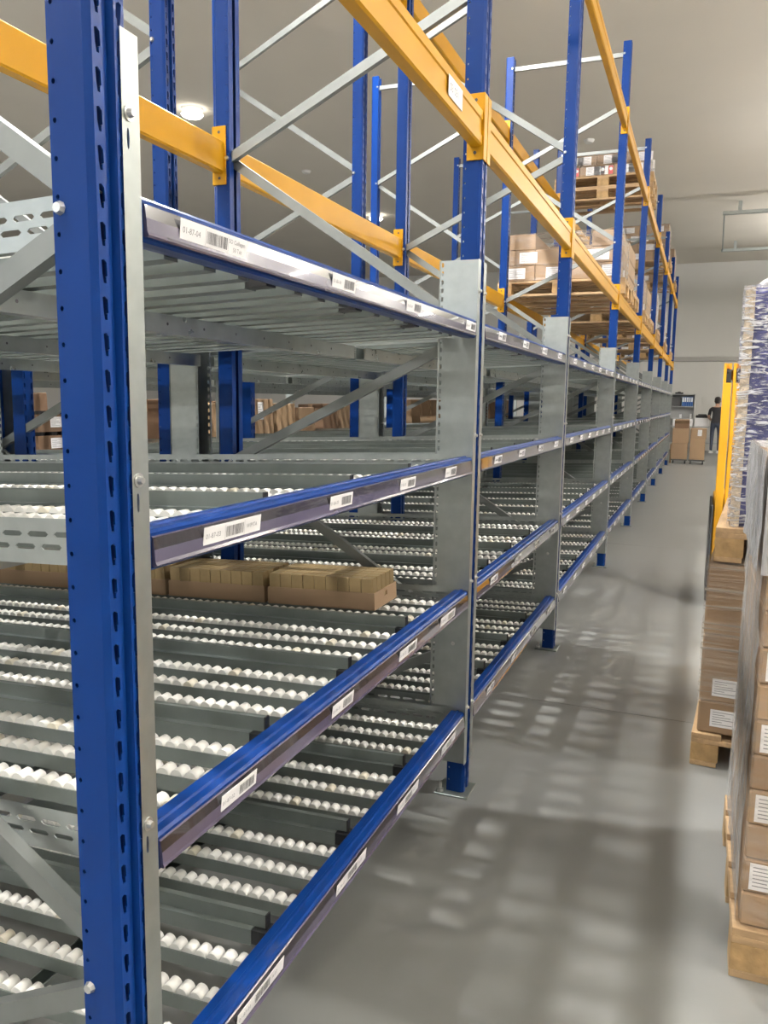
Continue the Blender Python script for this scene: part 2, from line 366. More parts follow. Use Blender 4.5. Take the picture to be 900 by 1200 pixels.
for i in range(8):
    L = round(FR[i+1]-FR[i], 3)
    if L not in BS: BS[L] = beam_set(L)
    B, C = BS[L]
    for zb, lw in LV.items():
        if lw == 'upper' and i < 1: continue
        for xo, side in ((0, 'front'), (-1.105, 'rear')):
            t = thing('pallet_beam', f'yellow {side} pallet beam at the {lw} level of the {"last" if i == 7 else ORD[i]} bay', 'beam', (xo, FR[i], zb), 0, f'yellow {side} pallet beams, {lw} level')
            if side == 'rear':
                t.rotation_euler = (0, 0, math.pi); t.location = (xo, FR[i+1], zb)
            link('beam_bar', B, t)
            for c in C: link('beam_connector', c, t)
            if i == 0 and side == 'front':
                mb = MB(); mb.box(.0, .001, 1.53, 1.68, .03, .092, PAPER)
                text_into(mb, '03 031', .034, GREYINK, (.0013, 1.545, .05), (0, 1, 0), (0, 0, 1))
                st = mb.build('beam_sticker', t, (.002, 0, 0)); st['label'] = 'white location sticker'
# ------------------------------------------------------------------ flow shelves
ZL = [.332, .812, 1.318, 1.816]          # top of the label strip of each level
LVN = ['lowest', 'second lowest', 'second highest', 'top']
XE = -3.32; SLP = .04; RP = .033; RR = .0145
def rtop(k, x): return ZL[k]-.008+SLP*x
def track_mesh():
    mb = MB(); pr = [(-.019, -.045), (.019, -.045), (.019, -.013), (.016, -.013), (.016, -.040), (-.016, -.040), (-.016, -.013), (-.019, -.013)]
    mb.sweep([(-.062, y, z-.0025) for y, z in pr], [(XE, y, z+SLP*XE) for y, z in pr], GALVD)
    return mb.mesh('roller_track')
TRACK = track_mesh()
def guide_mesh():
    mb = MB()
    def seg(x0, x1, a, b, z0, z1, m): mb.sweep([(x0, y, z+SLP*x0) for y, z in ((a, z0), (b, z0), (b, z1), (a, z1))], [(x1, y, z+SLP*x1) for y, z in ((a, z0), (b, z0), (b, z1), (a, z1))], m)
    seg(-.115, XE, -.022, .022, -.045, -.006, GALVD)
    seg(-.085, XE, -.006, .009, -.006, .027, GALVD)
    me = mb.mesh('guide_rail'); mb = MB()
    seg(-.066, -.115, -.020, .020, -.042, -.008, BLACK); seg(-.081, -.085, -.007, .010, -.007, .028, BLACK)
    return me, mb.mesh('end_cap')
GUIDE, GCAP = guide_mesh()
def plate_mesh(side):
    mb = MB(); ho = [(.20, .28), (.5, .27), (.80, .28), (.90, .5), (.80, .72), (.5, .73), (.20, .72), (.10, .5)]
    n = 58; p = (3.2)/n; y = 0
    for z0, z1, off in ((-.003, .018, 0), (-.024, -.003, .5)):
        xa = -.08-off*p
        mb.perf((xa, y, z0+SLP*xa), (-p, 0, -SLP*p), (0, 0, z1-z0), n, ho, GALVL, (0, side*.002, 0))
    for z0, z1 in ((.018, .034), (-.042, -.024)):
        mb.add([(-.08, y, z0+SLP*-.08), (XE, y, z0+SLP*XE), (XE, y, z1+SLP*XE), (-.08, y, z1+SLP*-.08)], [(0, 1, 2, 3)], GALVL)
    mb.add([(-.08, y, -.045), (XE, y, -.042+SLP*XE), (XE, y+side*.02, -.042+SLP*XE), (-.08, y+side*.02, -.045)], [(0, 1, 2, 3)], GALVL)
    return mb.mesh('side_plate')
PLATE = {s: plate_mesh(s) for s in (1, -1)}
def roller_mesh(n=12):
    mb = MB(); mb.cyl((0, -.0155, 0), (0, .0155, 0), RR, WHITE, n)
    me = mb.mesh('roller'); 
    for p in me.polygons:
        if len(p.vertices) == 4: p.use_smooth = True
    me2 = me.copy(); me2.materials.clear(); me2.materials.append(CREAMR)
    return me, me2
ROLL, ROLL2 = roller_mesh()
NR = int((-XE-.08)/RP)
rz = lambda x: SLP*x-RR
def rollers_stuff(ys_, skip, n=8):
    mb = MB()
    for ti, y in enumerate(ys_):
        for j in range(NR):
            if (ti, j) in skip: continue
            x = -.082-j*RP; mb.cyl((x, y-.0155, rz(x)), (x, y+.0155, rz(x)), RR, WHITE if (ti*7+j*13) % 19 else CREAMR, n)
    return mb.mesh('rollers')
def pix(p):
    d = Vector(p)-CAM; t = d.dot(fw)
    return (450+F_PX*d.dot(r2)/t, 600-F_PX*d.dot(u2)/t, t) if t > .05 else (-999, 0, 9)
def label_mesh(wd, hd, code, name=None, name2=None, seed=0):
    mb = MB(); rnd = random.Random(seed); mb.box(0, .0008, -wd/2, wd/2, -hd/2, hd/2, PAPER)
    x = .0011; R_ = (0, 1, 0); U_ = (0, 0, 1)
    full = name is not None
    b0, b1 = (-wd*.13, wd*.17) if full else (0, wd*.42)
    y = b0
    while y < b1:
        ww = rnd.choice((.0009, .0013, .002)); mb.add([(x, y, -hd*.27), (x, y+ww, -hd*.27), (x, y+ww, hd*.3), (x, y, hd*.3)], [(0, 1, 2, 3)], INK); y += ww+rnd.choice((.001, .0014, .0022))
    if code:
        tw = (wd*.31 if full else wd*.42)
        text_into(mb, code, tw/len(code)*1.75, GREYINK, (x, -wd*.47, -hd*.12), R_, U_)
    else:
        mb.add([(x, -wd*.42, -hd*.1), (x, -wd*.08, -hd*.1), (x, -wd*.08, hd*.1), (x, -wd*.42, hd*.1)], [(0, 1, 2, 3)], GREYINK)
    if full:
        s_ = wd*.052
        if name2:
            text_into(mb, name, s_, GREYINK, (x, wd*.20, hd*.1), R_, U_); text_into(mb, name2, s_, GREYINK, (x, wd*.27, -hd*.28), R_, U_)
        else: text_into(mb, name, s_*1.15, GREYINK, (x, wd*.23, -hd*.08), R_, U_)
        for yy in (-wd*.15, wd*.19): mb.add([(x, yy, -hd*.4), (x, yy+.0006, -hd*.4), (x, yy+.0006, hd*.4), (x, yy, hd*.4)], [(0, 1, 2, 3)], GREYINK)
    return mb.mesh('bin_label')
GENL = [label_mesh(.125, .034, None, seed=s) for s in range(3)]
LBL1 = {0: [(1.33, .19), (1.795, .19), (2.23, .19), (2.66, .17)], 1: [(1.253, .125), (1.732, .125), (2.205, .15), (2.61, .17)],
        2: [(1.243, .19), (1.714, .125), (2.175, .125), (2.60, .125)], 3: [(1.197, .198), (1.72, .125), (2.2, .125), (2.80, .125)]}
STUFF = {}
def front_beam_mesh(y0, y1):
    # x,z relative to strip top; blue folded profile with a ridge on the top flange
    pr = [(-.058, -.050), (-.058, .008), (-.054, .012), (-.036, .012), (-.033, .016), (-.026, .016), (-.023, .012), (-.008, .011), (-.003, .006), (-.003, -.050), (-.008, -.054), (-.03, -.054)]
    mb = MB(); mb.sweep([(x, y0, z) for x, z in pr], [(x, y1, z) for x, z in pr], BLUE); me = mb.mesh('front_beam')
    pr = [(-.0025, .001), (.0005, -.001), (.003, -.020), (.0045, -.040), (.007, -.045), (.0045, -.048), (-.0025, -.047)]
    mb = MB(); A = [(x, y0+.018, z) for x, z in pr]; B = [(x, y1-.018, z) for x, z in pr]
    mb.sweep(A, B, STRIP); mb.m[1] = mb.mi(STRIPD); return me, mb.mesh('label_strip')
FBM = {}
def sup_mesh(L):
    mb = MB(); pr = [(-.02, -.047), (-.02, -.094), (.02, -.094), (.02, -.047), (.017, -.047), (.017, -.091), (-.017, -.091), (-.017, -.047)]
    mb.sweep([(x, .0, z) for x, z in pr], [(x, L, z) for x, z in pr], GALV)
    for j in range(int(L/.16)): mb.cyl((.0201, 0.08+j*.16, -.07), (.0206, 0.08+j*.16, -.07), .004, INK, 6)
    return mb.mesh('support_beam')
SUPM = {}
for b in range(8):
    y0, y1 = FR[b]+.050, FR[b+1]-.050; L = round(y1-y0, 3); n = 4 if b < 2 else 6; st = .05 if b < 2 else .03
    pit = (y1-y0-st)/n
    tr = [st+pit*(k+f) for k in range(n) for f in (.25, .5, .75)]
    gd = [st+pit*k for k in range(1, n)]
    if L not in FBM: FBM[L] = front_beam_mesh(0, L); SUPM[L] = sup_mesh(L)
    for k in range(4):
        t = thing('flow_shelf', f'{LVN[k]} roller shelf with blue labelled front beam in the {"last" if b == 7 else ORD[b]} bay', 'shelf', (0, y0, ZL[k]), 0, f'roller shelves of the {"last" if b == 7 else ORD[b]} bay')
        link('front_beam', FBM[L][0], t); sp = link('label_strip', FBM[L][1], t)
        if b == 0:
            for q, (ly, lw) in enumerate(LBL1[k]):
                code = f'01-{87-q}-0{k+1}'
                if q == 0 and k == 3: me = label_mesh(lw, .034, code, 'SO Collagen', '50 Tab', 1)
                elif q == 0 and k == 2: me = label_mesh(lw, .034, code, 'WIPITA', None, 2)
                elif k == 0: me = label_mesh(lw, .034, code, 'A-07', None, 10+q)
                else: me = label_mesh(lw, .034, code, None, None, 5*k+q)
                lb = link('bin_label', me, sp, (.0048, ly-y0, -.0205), (0, math.radians(6), 0))
                if q == 0 and k > 1: lb['label'] = f'white label reading {code}'
        else:
            for q in range(n): link('bin_label', GENL[q % 3], sp, (.0048, st+pit*(q+.5), -.0205), (0, math.radians(6), 0))
        for xs_ in (-.5, -1.2, -1.9, -2.5, -3.25): link('support_beam', SUPM[L], t, (xs_, 0, SLP*xs_-.010))
        tracks = [link('roller_track', TRACK, t, (0, y, -.008)) for y in tr]
        for y in gd:
            g = link('guide_rail', GUIDE, t, (0, y, -.008)); link('end_cap', GCAP, g)
        link('side_plate', PLATE[1], t, (0, .004, -.008)); link('side_plate', PLATE[-1], t, (0, L-.006, -.008))
        skip = set()
        if b == 0 and k < 3:
            c = []
            for ti, y in enumerate(tr):
                for j in range(NR):
                    u, v, dd = pix((-.082-j*RP, y0+y, ZL[k]-.008+rz(-.082-j*RP)))
                    if -12 < u < 900 and -10 < v < 1210: c.append((dd, ti, j))
            c.sort()
            for dd, ti, j in c[:290]:
                skip.add((ti, j)); x = -.082-j*RP
                link('roller', ROLL if (ti*7+j*13) % 19 else ROLL2, tracks[ti], (x, 0, rz(x)))
            me = rollers_stuff(tr, skip)
        else:
            key = (L, 'all')
            if key not in STUFF: STUFF[key] = rollers_stuff(tr, skip, 8 if b < 2 else 6)
            me = STUFF[key]
        o = link('rollers', me, t, (0, 0, -.008)); o['kind'] = 'stuff'
# ------------------------------------------------------------------ gold cartons in trays on the second shelf of bay one
XT = [-.255, -.70, -1.145, -1.59]; TY0, TY1 = 2.575, 2.795; TL = .43; TH = .062
def tray_mesh():
    mb = MB(); W = TY1-TY0
    mb.box(-TL, 0, 0, W, 0, .004, KRAFT); mb.box(-TL, 0, 0, .004, .004, TH, KRAFT); mb.box(-TL, 0, W-.004, W, .004, TH, KRAFT)
    mb.box(-TL, -TL+.004, .004, W-.004, .004, TH, KRAFT)
    for y_a, y_b, z_a, z_b in ((.004, W/2-.014, .004, TH), (W/2+.014, W-.004, .004, TH), (W/2-.014, W/2+.014, .004, .034), (W/2-.014, W/2+.014, .05, TH)):
        mb.box(-.004, 0, y_a, y_b, z_a, z_b, KRAFT)
    return mb.mesh('display_tray')
TRAY = tray_mesh()
mb = MB(); mb.cbox(-.0224, .0224, -.0195, .0195, 0, .108, GOLD, .0012); GB = mb.mesh('gold_carton')
mb = MB(); mb.box(-.0232+.004, .0232-.004, -.0205, -.0196, .085, .087, KRAFTL); GL = mb.mesh('print_line')
ORD9 = ['first', 'second', 'third', 'fourth', 'fifth', 'sixth', 'seventh', 'eighth', 'ninth', 'tenth', 'eleventh', 'twelfth', 'thirteenth']
ROW5 = ['front', 'second', 'middle', 'fourth', 'back']
TW = ['right-hand', 'second from the right', 'third from the right', 'leftmost']
for i, x in enumerate(XT):
    zb = rtop(1, x-TL/2)+.0005; sl = -math.atan(SLP)
    t = tag(link('display_tray', TRAY, None, (x, TY0, rtop(1, x)+.001), (0, sl, 0)), f'{TW[i]} brown cardboard tray of gold cartons on the nearest bay', 'tray', 'cardboard trays of gold cartons')
    for a in range(9):
        for c in range(5):
            xx = -.030-a*.0465
            o = link('gold_carton', GB, None, (x+xx, TY0+.026+c*.042, rtop(1, x)+.006+xx*SLP), (0, sl, 0))
            tag(o, f'gold carton, {ORD9[a]} column from the right, {ROW5[c]} row, in the {TW[i]} tray', 'carton', f'gold cartons in the {TW[i]} tray')
# ------------------------------------------------------------------ cartons
_cm = {}
def sticker_mesh(w_, h_, red=False):
    key = ('s', w_, h_, red)
    if key in _cm: return _cm[key]
    mb = MB(); mb.box(-w_/2, w_/2, -.0012, 0, -h_/2, h_/2, PAPER)
    for r in range(6):
        z = h_*(.34-r*.14); ww = w_*(.38, .22, .33, .40, .18, .36)[r]
        mb.box(-w_*.42, -w_*.42+ww*2, -.0016, -.0012, z, z+h_*.035, GREYINK)
    if red:
        mb.box(w_*.55, w_*.85, -.0012, 0, -h_/2, h_/2, REDINK); mb.cyl((w_*.70, -.0016, h_*.12), (w_*.70, -.0012, h_*.12), h_*.2, PAPER, 10)
    _cm[key] = mb.mesh('shipping_label'); return _cm[key]
def carton(loc, dims, label, group=None, m=KRAFT, sticker=None, red=False, tape=True, face='y', spos=(.0, 0.0), rz=0, cat='carton', name='carton'):
    key = ('c', tuple(dims), m.name); a, b_, c = dims
    if key not in _cm:
        mb = MB(); mb.cbox(-a/2, a/2, -b_/2, b_/2, 0, c, m, min(.006, c*.06)); _cm[key] = mb.mesh('carton_body')
        mb = MB(); mb.box(-.025, .025, -b_/2-.0008, b_/2+.0008, c-.0002, c+.0006, TAPE); mb.box(-.025, .025, -b_/2-.0008, -b_/2+.0002, c*.72, c, TAPE); _cm[key+('t',)] = mb.mesh('tape')
    o = thing(name, label, cat, loc, rz, group); link('carton_body', _cm[key], o)
    if tape: link('tape', _cm[key+('t',)], o)
    if sticker:
        sm = sticker_mesh(sticker[0], sticker[1], red)
        if face == 'y': link('shipping_label', sm, o, (spos[0], -b_/2-.0003, c/2+spos[1]))
        else: link('shipping_label', sm, o, (a/2+.0003, spos[0], c/2+spos[1]), (0, 0, math.pi/2))
    return o
# cartons at the far end of the second highest shelf, seen through the rack: each in a lane of its own
LANES = []
for b in range(8):
    a0 = FR[b]+.05; st = .05 if b < 2 else .03; n = 4 if b < 2 else 6; pit = (FR[b+1]-.05-a0-st)/n
    LANES += [(a0+st+pit*k+.026, a0+st+pit*(k+1)-.026) for k in range(n)]
TILT = -math.atan(SLP)
def lane(y): return min(LANES, key=lambda q: abs((q[0]+q[1])/2-y))
def back(y, h, label, k=2, x=-3.02, dx=.3, wd=1.0, dz=0, shift=0, **kw):
    a, c = lane(y); W_ = (c-a-.01)*wd
    o = carton((x-dx/2, (a+c)/2+shift*(c-a-W_)/2, rtop(k, x-dx/2)+.0015+dz), (dx, W_, h), label, 'cartons far back on the roller shelves', face='x', **kw)
    o.rotation_euler = (0, TILT, o.rotation_euler.z); return o
def open_tray(y, dz, lab):
    a_, c_ = lane(y); y0 = a_+.01; y1 = c_-.01
    x = -2.72; dx = .28; z = rtop(2, x)+.003+dz; mb = MB(); a = y1-y0
    for bx in ((-dx, 0, 0, a, 0, .004), (-.004, 0, 0, a, .004, .10), (-dx, -dx+.004, 0, a, .004, .10), (-dx+.004, -.004, 0, .004, .004, .10), (-dx+.004, -.004, a-.004, a, .004, .10)): mb.box(*bx, KRAFTD)
    o = tag(mb.build('jar_tray', None, (x, y0, z)), lab, 'tray', 'stacked trays of dark jars'); o.rotation_euler = (0, TILT, 0)
    link('shipping_label', sticker_mesh(.09, .06), o, (.0006, .14, .055), (0, 0, math.pi/2))
    mbj = MB(); mbj.cyl((0, 0, 0), (0, 0, .085), .034, JARLID, 12); mbj.cyl((0, 0, .085), (0, 0, .10), .03, JARLID, 12, .034); mbj.cyl((0, 0, .10), (0, 0, .115), .035, JARLID, 12); J = mbj.mesh('dark_jar')
    for p in range(3):
        for q in range(4):
            j_ = tag(link('dark_jar', J, None, (x-.045-p*.09, y0+.055+q*(a-.11)/3, z+.0055-SLP*(.045+p*.09))), f'dark jar, {ROW5[p]} row, {ORD9[q]} from left, in the {lab.split()[0]} jar tray', 'jar', 'dark jars in the trays')
            j_.rotation_euler = (0, TILT, 0)
open_tray(3.75, 0, 'bottom cardboard tray with dark jars far back behind the nearest bay')
open_tray(3.75, .122, 'top cardboard tray with dark jars far back behind the nearest bay')
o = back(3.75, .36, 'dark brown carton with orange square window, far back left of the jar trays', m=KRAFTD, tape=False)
mb = MB(); mb.box(0, .002, -.04, .04, .22, .30, AMBER); mb.build('window_patch', o, (.151, -.09, 0))['label'] = 'orange square seen through the window'
back(4.75, .34, 'brown carton far back just right of the nearest galvanised strip', m=KRAFT)
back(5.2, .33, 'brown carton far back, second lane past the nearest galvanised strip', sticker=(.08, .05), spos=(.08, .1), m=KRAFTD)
back(5.8, .30, 'narrow light brown carton far back between two blue posts', m=KRAFTL, wd=.6)
back(6.75, .34, 'tall brown carton with white label and tag far back', sticker=(.10, .16), spos=(-.05, .06), tape=False)
back(7.1, .30, 'light brown carton far back, right of the tall labelled carton', m=KRAFTL)
back(7.5, .26, 'brown carton far back, left of the grey end post', m=KRAFT)
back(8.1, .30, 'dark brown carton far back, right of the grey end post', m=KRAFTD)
back(8.55, .30, 'brown carton far back beside the diagonal brace of the third bay', m=KRAFT)
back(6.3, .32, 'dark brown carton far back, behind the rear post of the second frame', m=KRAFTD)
for q in range(4):
    a = 10.8+q*.448
    back(a, .13, f'small light brown carton, {ORD9[q]} in the low row before large cartons', m=KRAFTL, x=-2.62, dx=.26, sticker=(.07, .05))
    back(a, .36, f'large brown carton, {ORD9[q]} behind the low row of small cartons', m=KRAFT, x=-3.0)
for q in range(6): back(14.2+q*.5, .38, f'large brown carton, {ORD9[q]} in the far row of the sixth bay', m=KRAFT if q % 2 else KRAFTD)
for q in range(3): back(6.4+q*.45, .24, f'{["nearest", "middle", "farthest"][q]} brown carton on the second lowest shelf of the third bay', k=1, x=-2.2, dx=.5, m=KRAFTD if q == 0 else KRAFT, sticker=(.12, .16) if q == 2 else None)
# ------------------------------------------------------------------ pallets
def board(w_, l_, h_, m): mb = MB(); mb.cbox(-w_/2, w_/2, -l_/2, l_/2, 0, h_, m, .002); return mb
PB = {n: board(*a).mesh(n) for n, a in {'deck_board': (1.2, .118, .022, WOOD), 'cross_board': (.14, .8, .022, WOOD), 'block': (.14, .11, .078, WOODD), 'base_board': (1.2, .105, .022, WOOD)}.items()}
def pallet(loc, rz, label, group=None):
    t = thing('pallet', label, 'pallet', loc, rz, group)
    for y in (-.341, -.17, 0, .17, .341): link('deck_board', PB['deck_board'], t, (0, y, .122))
    for x in (-.53, 0, .53):
        link('cross_board', PB['cross_board'], t, (x, 0, .100))
        for y in (-.345, 0, .345): link('block', PB['block'], t, (x, y, .022))
    for y in (-.3475, 0, .3475): link('base_board', PB['base_board'], t, (0, y, 0))
    return t
def shell(name, b, m, parent=None, label=None, top=True, amp=.006, step=.07, group=None, front=None, left=None):
    x0, x1, y0, y1, z0, z1 = b; mb = MB(); rnd = random.Random(int(abs(x0*1000+y0*77+z0*13)))
    def grid(P, U, V, nu, nv, N, m=m):
        vs = [Vector(P)+Vector(U)*i/nu+Vector(V)*j/nv+Vector(N)*rnd.uniform(0, amp) for j in range(nv+1) for i in range(nu+1)]
        mb.add(vs, [(j*(nu+1)+i, j*(nu+1)+i+1, (j+1)*(nu+1)+i+1, (j+1)*(nu+1)+i) for j in range(nv) for i in range(nu)], m)
    nx, ny, nz = max(2, int((x1-x0)/step)), max(2, int((y1-y0)/step)), max(2, int((z1-z0)/step))
    grid((x0, y0, z0), (x1-x0, 0, 0), (0, 0, z1-z0), nx, nz, (0, -1, 0), front or m); grid((x0, y1, z0), (x1-x0, 0, 0), (0, 0, z1-z0), nx, nz, (0, 1, 0))
    grid((x0, y0, z0), (0, y1-y0, 0), (0, 0, z1-z0), ny, nz, (-1, 0, 0), left or m); grid((x1, y0, z0), (0, y1-y0, 0), (0, 0, z1-z0), ny, nz, (1, 0, 0))
    if top: grid((x0, y0, z1), (x1-x0, 0, 0), (0, y1-y0, 0), nx, ny, (0, 0, 1))
    o = mb.build(name, parent, smooth=True)
    if label: tag(o, label, 'film', group)
    return o
LAY = ['bottom', 'second', 'third', 'fourth', 'fifth']
def rack_load(xc, y0, z, layers, h, word, red=False, skip=(), npal=1, nx=3, ny=2, wrap=True, m=KRAFT, fm=None):
    for p in range(npal):
        pallet((xc, y0+.4, z+p*.1445), 0, f'wooden pallet under brown cartons {word}' if npal == 1 else f'{["bottom", "middle", "top"][p]} wooden pallet of the stack {word}', f'pallets {word}')
    zb = z+npal*.1445+.001
    for l in range(layers):
        for i in range(nx):
            for j in range(ny):
                if (l, i) in skip and l == layers-1: continue
                dx, dy = 1.04/nx, .78/ny
                carton((xc-.50+dx*(i+.5), y0+.01+dy*(j+.5), zb+l*h), (dx-.004, dy-.004, h-.002), f'brown carton, {LAY[l]} layer, {ORD9[i]} from left, {["near", "far"][j]} row, {word}', f'cartons {word}', m=m,
                       sticker=(.17, .10) if (l+i) % 3 != 2 or red else None, red=red and l == 0, spos=(.06 if (l+i) % 2 else -.05, 0), tape=False)
    if wrap: shell('stretch_film', (xc-.508, xc+.548, y0, y0+.80, zb+.002, zb+layers*h+.004), fm or FILM, None, f'clear stretch film around the cartons {word}', amp=.008, step=.12, front=FILMT)
BT = 2.548; BT2 = 4.058
rack_load(-.57, 7.93, BT, 3, .145, 'on lower beams of the fourth bay', skip=((2, 1), (2, 2)), nx=4)
rack_load(-.57, 8.85, BT, 3, .16, 'deeper on lower beams,  fourth bay', wrap=False)
rack_load(-.57, 10.72, BT, 3, .14, 'on lower beams of the fifth bay', nx=4)
rack_load(-.57, 11.7, BT, 2, .2, 'deeper on lower beams,  fifth bay', wrap=False)
rack_load(-.57, 10.75, BT2, 2, .125, 'on upper beams of the fifth bay', red=True, npal=2, nx=5, fm=FILMW)
rack_load(-.57, 13.5, BT, 4, .14, 'on lower beams of the sixth bay', fm=FILMW)
rack_load(-.57, 16.3, BT2, 4, .16, 'on upper beams of the seventh bay', nx=4)
rack_load(-.57, 16.3, BT, 3, .2, 'on lower beams of the seventh bay', fm=FILMW)
rack_load(-.57, 19.1, BT2, 4, .17, 'on upper beams of the last bay', nx=4)
rack_load(-.57, 19.1, BT, 2, .2, 'on lower beams of the last bay', wrap=False)
# ------------------------------------------------------------------ wrapped stacks right of the aisle
R90 = math.pi/2
pallet((.944+.6, 2.205+.4, 0), 0, 'wooden pallet under the nearest film-wrapped stack on the right')
NR_ = 13; hN = .0965
for l in range(NR_):
    for j in range(2):
        for i in range(2):
            carton((.962+.19+i*.385, 2.225+.19+j*.385, .1455+l*hN), (.382, .382, hN-.0015), f'flat brown carton, {ORD9[l]} from the bottom, {["near", "far"][j]} {["left", "right"][i]}, nearest stack', 'flat cartons of the nearest wrapped stack', m=KRAFT if (l+j) % 3 else KRAFTL, tape=False,
                   sticker=(.10, .075) if j == 0 and l % 2 == 1 else None, spos=(-.125, 0))
shell('stretch_film', (.955, 1.74, 2.214, 2.998, .147, .1455+NR_*hN+.012), FILMV, None, 'crinkled grey stretch film around the nearest wrapped stack', amp=.008, step=.06, front=FILMT)
shell('stretch_film', (.9445, 1.75, 2.2035, 3.008, .1455+10*hN, .1455+NR_*hN+.02), FILMG, None, 'dense grey film bunched around the top of the nearest stack', amp=.012, step=.06, top=False)
pallet((1.03+.4, .815+.6, 0), R90, 'wooden pallet at the bottom right corner before the nearest stack')
SA = math.radians(-3.5); SO = Vector((.842, 3.575, 0))
def srot(x, y, z=0): d = Vector((x, y, 0))-SO; c, n_ = math.cos(SA), math.sin(SA); return (SO.x+d.x*c-d.y*n_, SO.y+d.x*n_+d.y*c, z)
pallet(srot(.824+.4, 3.555+.6, 0), R90+SA, 'wooden pallet on the floor under the second wrapped stack')
hS = [.14, .29, .305]; z = .1455
for l, h in enumerate(hS):
    for j in range(2):
        for i in range(2):
            carton(srot(.842+.195+i*.392, 3.575+.285+j*.575, z), (.388, .572, h-.002), f'brown carton, {["bottom", "middle", "top"][l]} layer, {["left", "right"][i]}, {["near", "far"][j]} row, under the blue load', 'cartons of the second wrapped stack', m=KRAFT, tape=False, rz=SA,
                   sticker=(.11, .075) if l < 2 and i == 0 and j == 0 else None, spos=(-.09, .0 if l == 0 else -.08))
    z += h
o = shell('stretch_film', (-.006, .79, -.008, 1.15, .278, z+.006), FILMB, None, 'clear film with roped ridges around the lower brown cartons', amp=.003, step=.04)
o.location = SO; o.rotation_euler = (0, 0, SA)
zp = z+.010
pallet(srot(.862+.4, 3.57+.6, zp), R90+SA, 'wooden pallet lying on the brown cartons under the blue load')
zl = zp+.1455
t = thing('wrapped_load', 'tall blue goods wrapped in shiny film standing on the upper pallet', 'load', (.914, 3.60, zl), SA)
mb = MB(); mb.cbox(.006, .74, .004, 1.1, 0, 2.0-zl, BLUEW, .02); mb.build('blue_goods', t)
mb = MB()
n = 46; hh = 2.0-zl
rnd = random.Random(5)
for a, (ux, uy) in enumerate(((0.036, 0), (0, .036))):
    A = []
    for i in range(n+1):
        zz = hh*i/n; q = rnd.uniform(-.003, .003); A += [(-.002+q*.4, -.006+q, zz), (ux-.002+q*.4, uy-.006-q, zz)]
    mb.add(A, [(2*i, 2*i+1, 2*i+3, 2*i+2) for i in range(n)], CREAMP)
mb.build('corner_protector', t)['label'] = 'crinkled cream corner board'
shell('stretch_film', (-.010, .752, -.012, 1.105, -.0, hh+.006), FILMU, t, amp=.006, step=.035)
mb = MB()
rings = []
for r in range(6):
    th = r/5*math.pi/2
    rings.append([(.135+.10*math.cos(th)*math.cos(2*math.pi*c/14)*(1+rnd.uniform(-.12, .12)), .18+.15*math.cos(th)*math.sin(2*math.pi*c/14)*(1+rnd.uniform(-.12, .12)), hh+.008+.065*math.sin(th)*(1+rnd.uniform(-.2, .2))) for c in range(14)])
mb.add([p for r in rings for p in r], [(r*14+c, r*14+(c+1) % 14, (r+1)*14+(c+1) % 14, (r+1)*14+c) for r in range(5) for c in range(14)], FILMW)
mb.build('film_bunch', t)['label'] = 'bunched white film end'
# ------------------------------------------------------------------ yellow stacker behind the stacks
t = thing('pallet_stacker', 'yellow pallet stacker mast standing behind the blue wrapped stack', 'stacker', (.905, 6.6, 0))
for x in (0, .066):
    mb = MB(); pr = [(0, 0), (.018, 0), (.018, .07), (.036, .07), (.036, .03), (.054, .03), (.054, .11), (0, .11)]
    mb.sweep([(x+a, b_, .12) for a, b_ in pr], [(x+a, b_, 1.845) for a, b_ in pr], MASTY); mb.build('mast_rail', t)
    mb = MB(); mb.cbox(x+.001, x+.058, -.012, -.001, .15, 1.70, MASTY, .003); mb.build('mast_cover', t)
    mb = MB(); mb.cyl((x+.0185, .03, 1.78), (x+.0355, .03, 1.78), .028, BLACK, 14); mb.cbox(x+.019, x+.054, .006, .028, 1.6, 1.80, BLACK, .002); mb.build('mast_pulley', t)
mb = MB(); mb.cbox(.055, .0655, .08, .11, 1.72, 1.80, MASTY, .004); mb.build('mast_crossbar', t)
mb = MB(); mb.cbox(-.028, -.008, -.1, .6, .05, .79, DARKG, .008); mb.build('side_guard', t)['label'] = 'black side guard'
mb = MB(); mb.cbox(-.005, .62, .115, .66, .08, .85, MASTY, .03); mb.build('chassis', t)
mb = MB(); mb.cyl((.05, .4, .06), (.13, .4, .06), .06, BLACK, 16); mb.cyl((.48, .4, .06), (.56, .4, .06), .06, BLACK, 16); mb.build('wheels', t)
for x in (.05, .45):
    mb = MB(); mb.cbox(x, x+.12, -.95, .11, .06, .10, DARKG, .01); mb.build('fork', t)
# ------------------------------------------------------------------ far end of the aisle
for i, (x, lab) in enumerate(((.245, 'left'), (.68, 'right'))):
    t = thing('cart', f'low dark dolly under the {lab} carton stack at the aisle end', 'dolly', (x, 22.75, 0))
    mb = MB(); mb.cbox(-.20, .20, -.26, .26, .08, .115, DARKG, .006); mb.build('dolly_deck', t)
    for a in (-.15, .15):
        for b_ in (-.2, .2):
            mb = MB(); mb.cyl((a-.015, b_, .04), (a+.015, b_, .04), .04, BLACK, 10); mb.build('caster', t)
carton((.24, 22.75, .116), (.40, .46, .42), 'brown carton at the bottom of the left stack at the aisle end', m=KRAFT, tape=False)
carton((.255, 22.75, .537), (.41, .46, .38), 'brown carton second in the left stack at the aisle end', m=KRAFT, tape=False)
t = thing('open_carton', 'open brown carton with raised flaps on top of the left stack', 'carton', (.27, 22.75, .918))
mb = MB(); mb.box(-.18, .18, -.18, .18, 0, .006, KRAFTD)
for b_ in ((-.18, .18, -.18, -.174, .006, .14), (-.18, .18, .174, .18, .006, .14), (-.18, -.174, -.174, .174, .006, .14), (.174, .18, -.174, .174, .006, .14)): mb.box(*b_, KRAFTD)
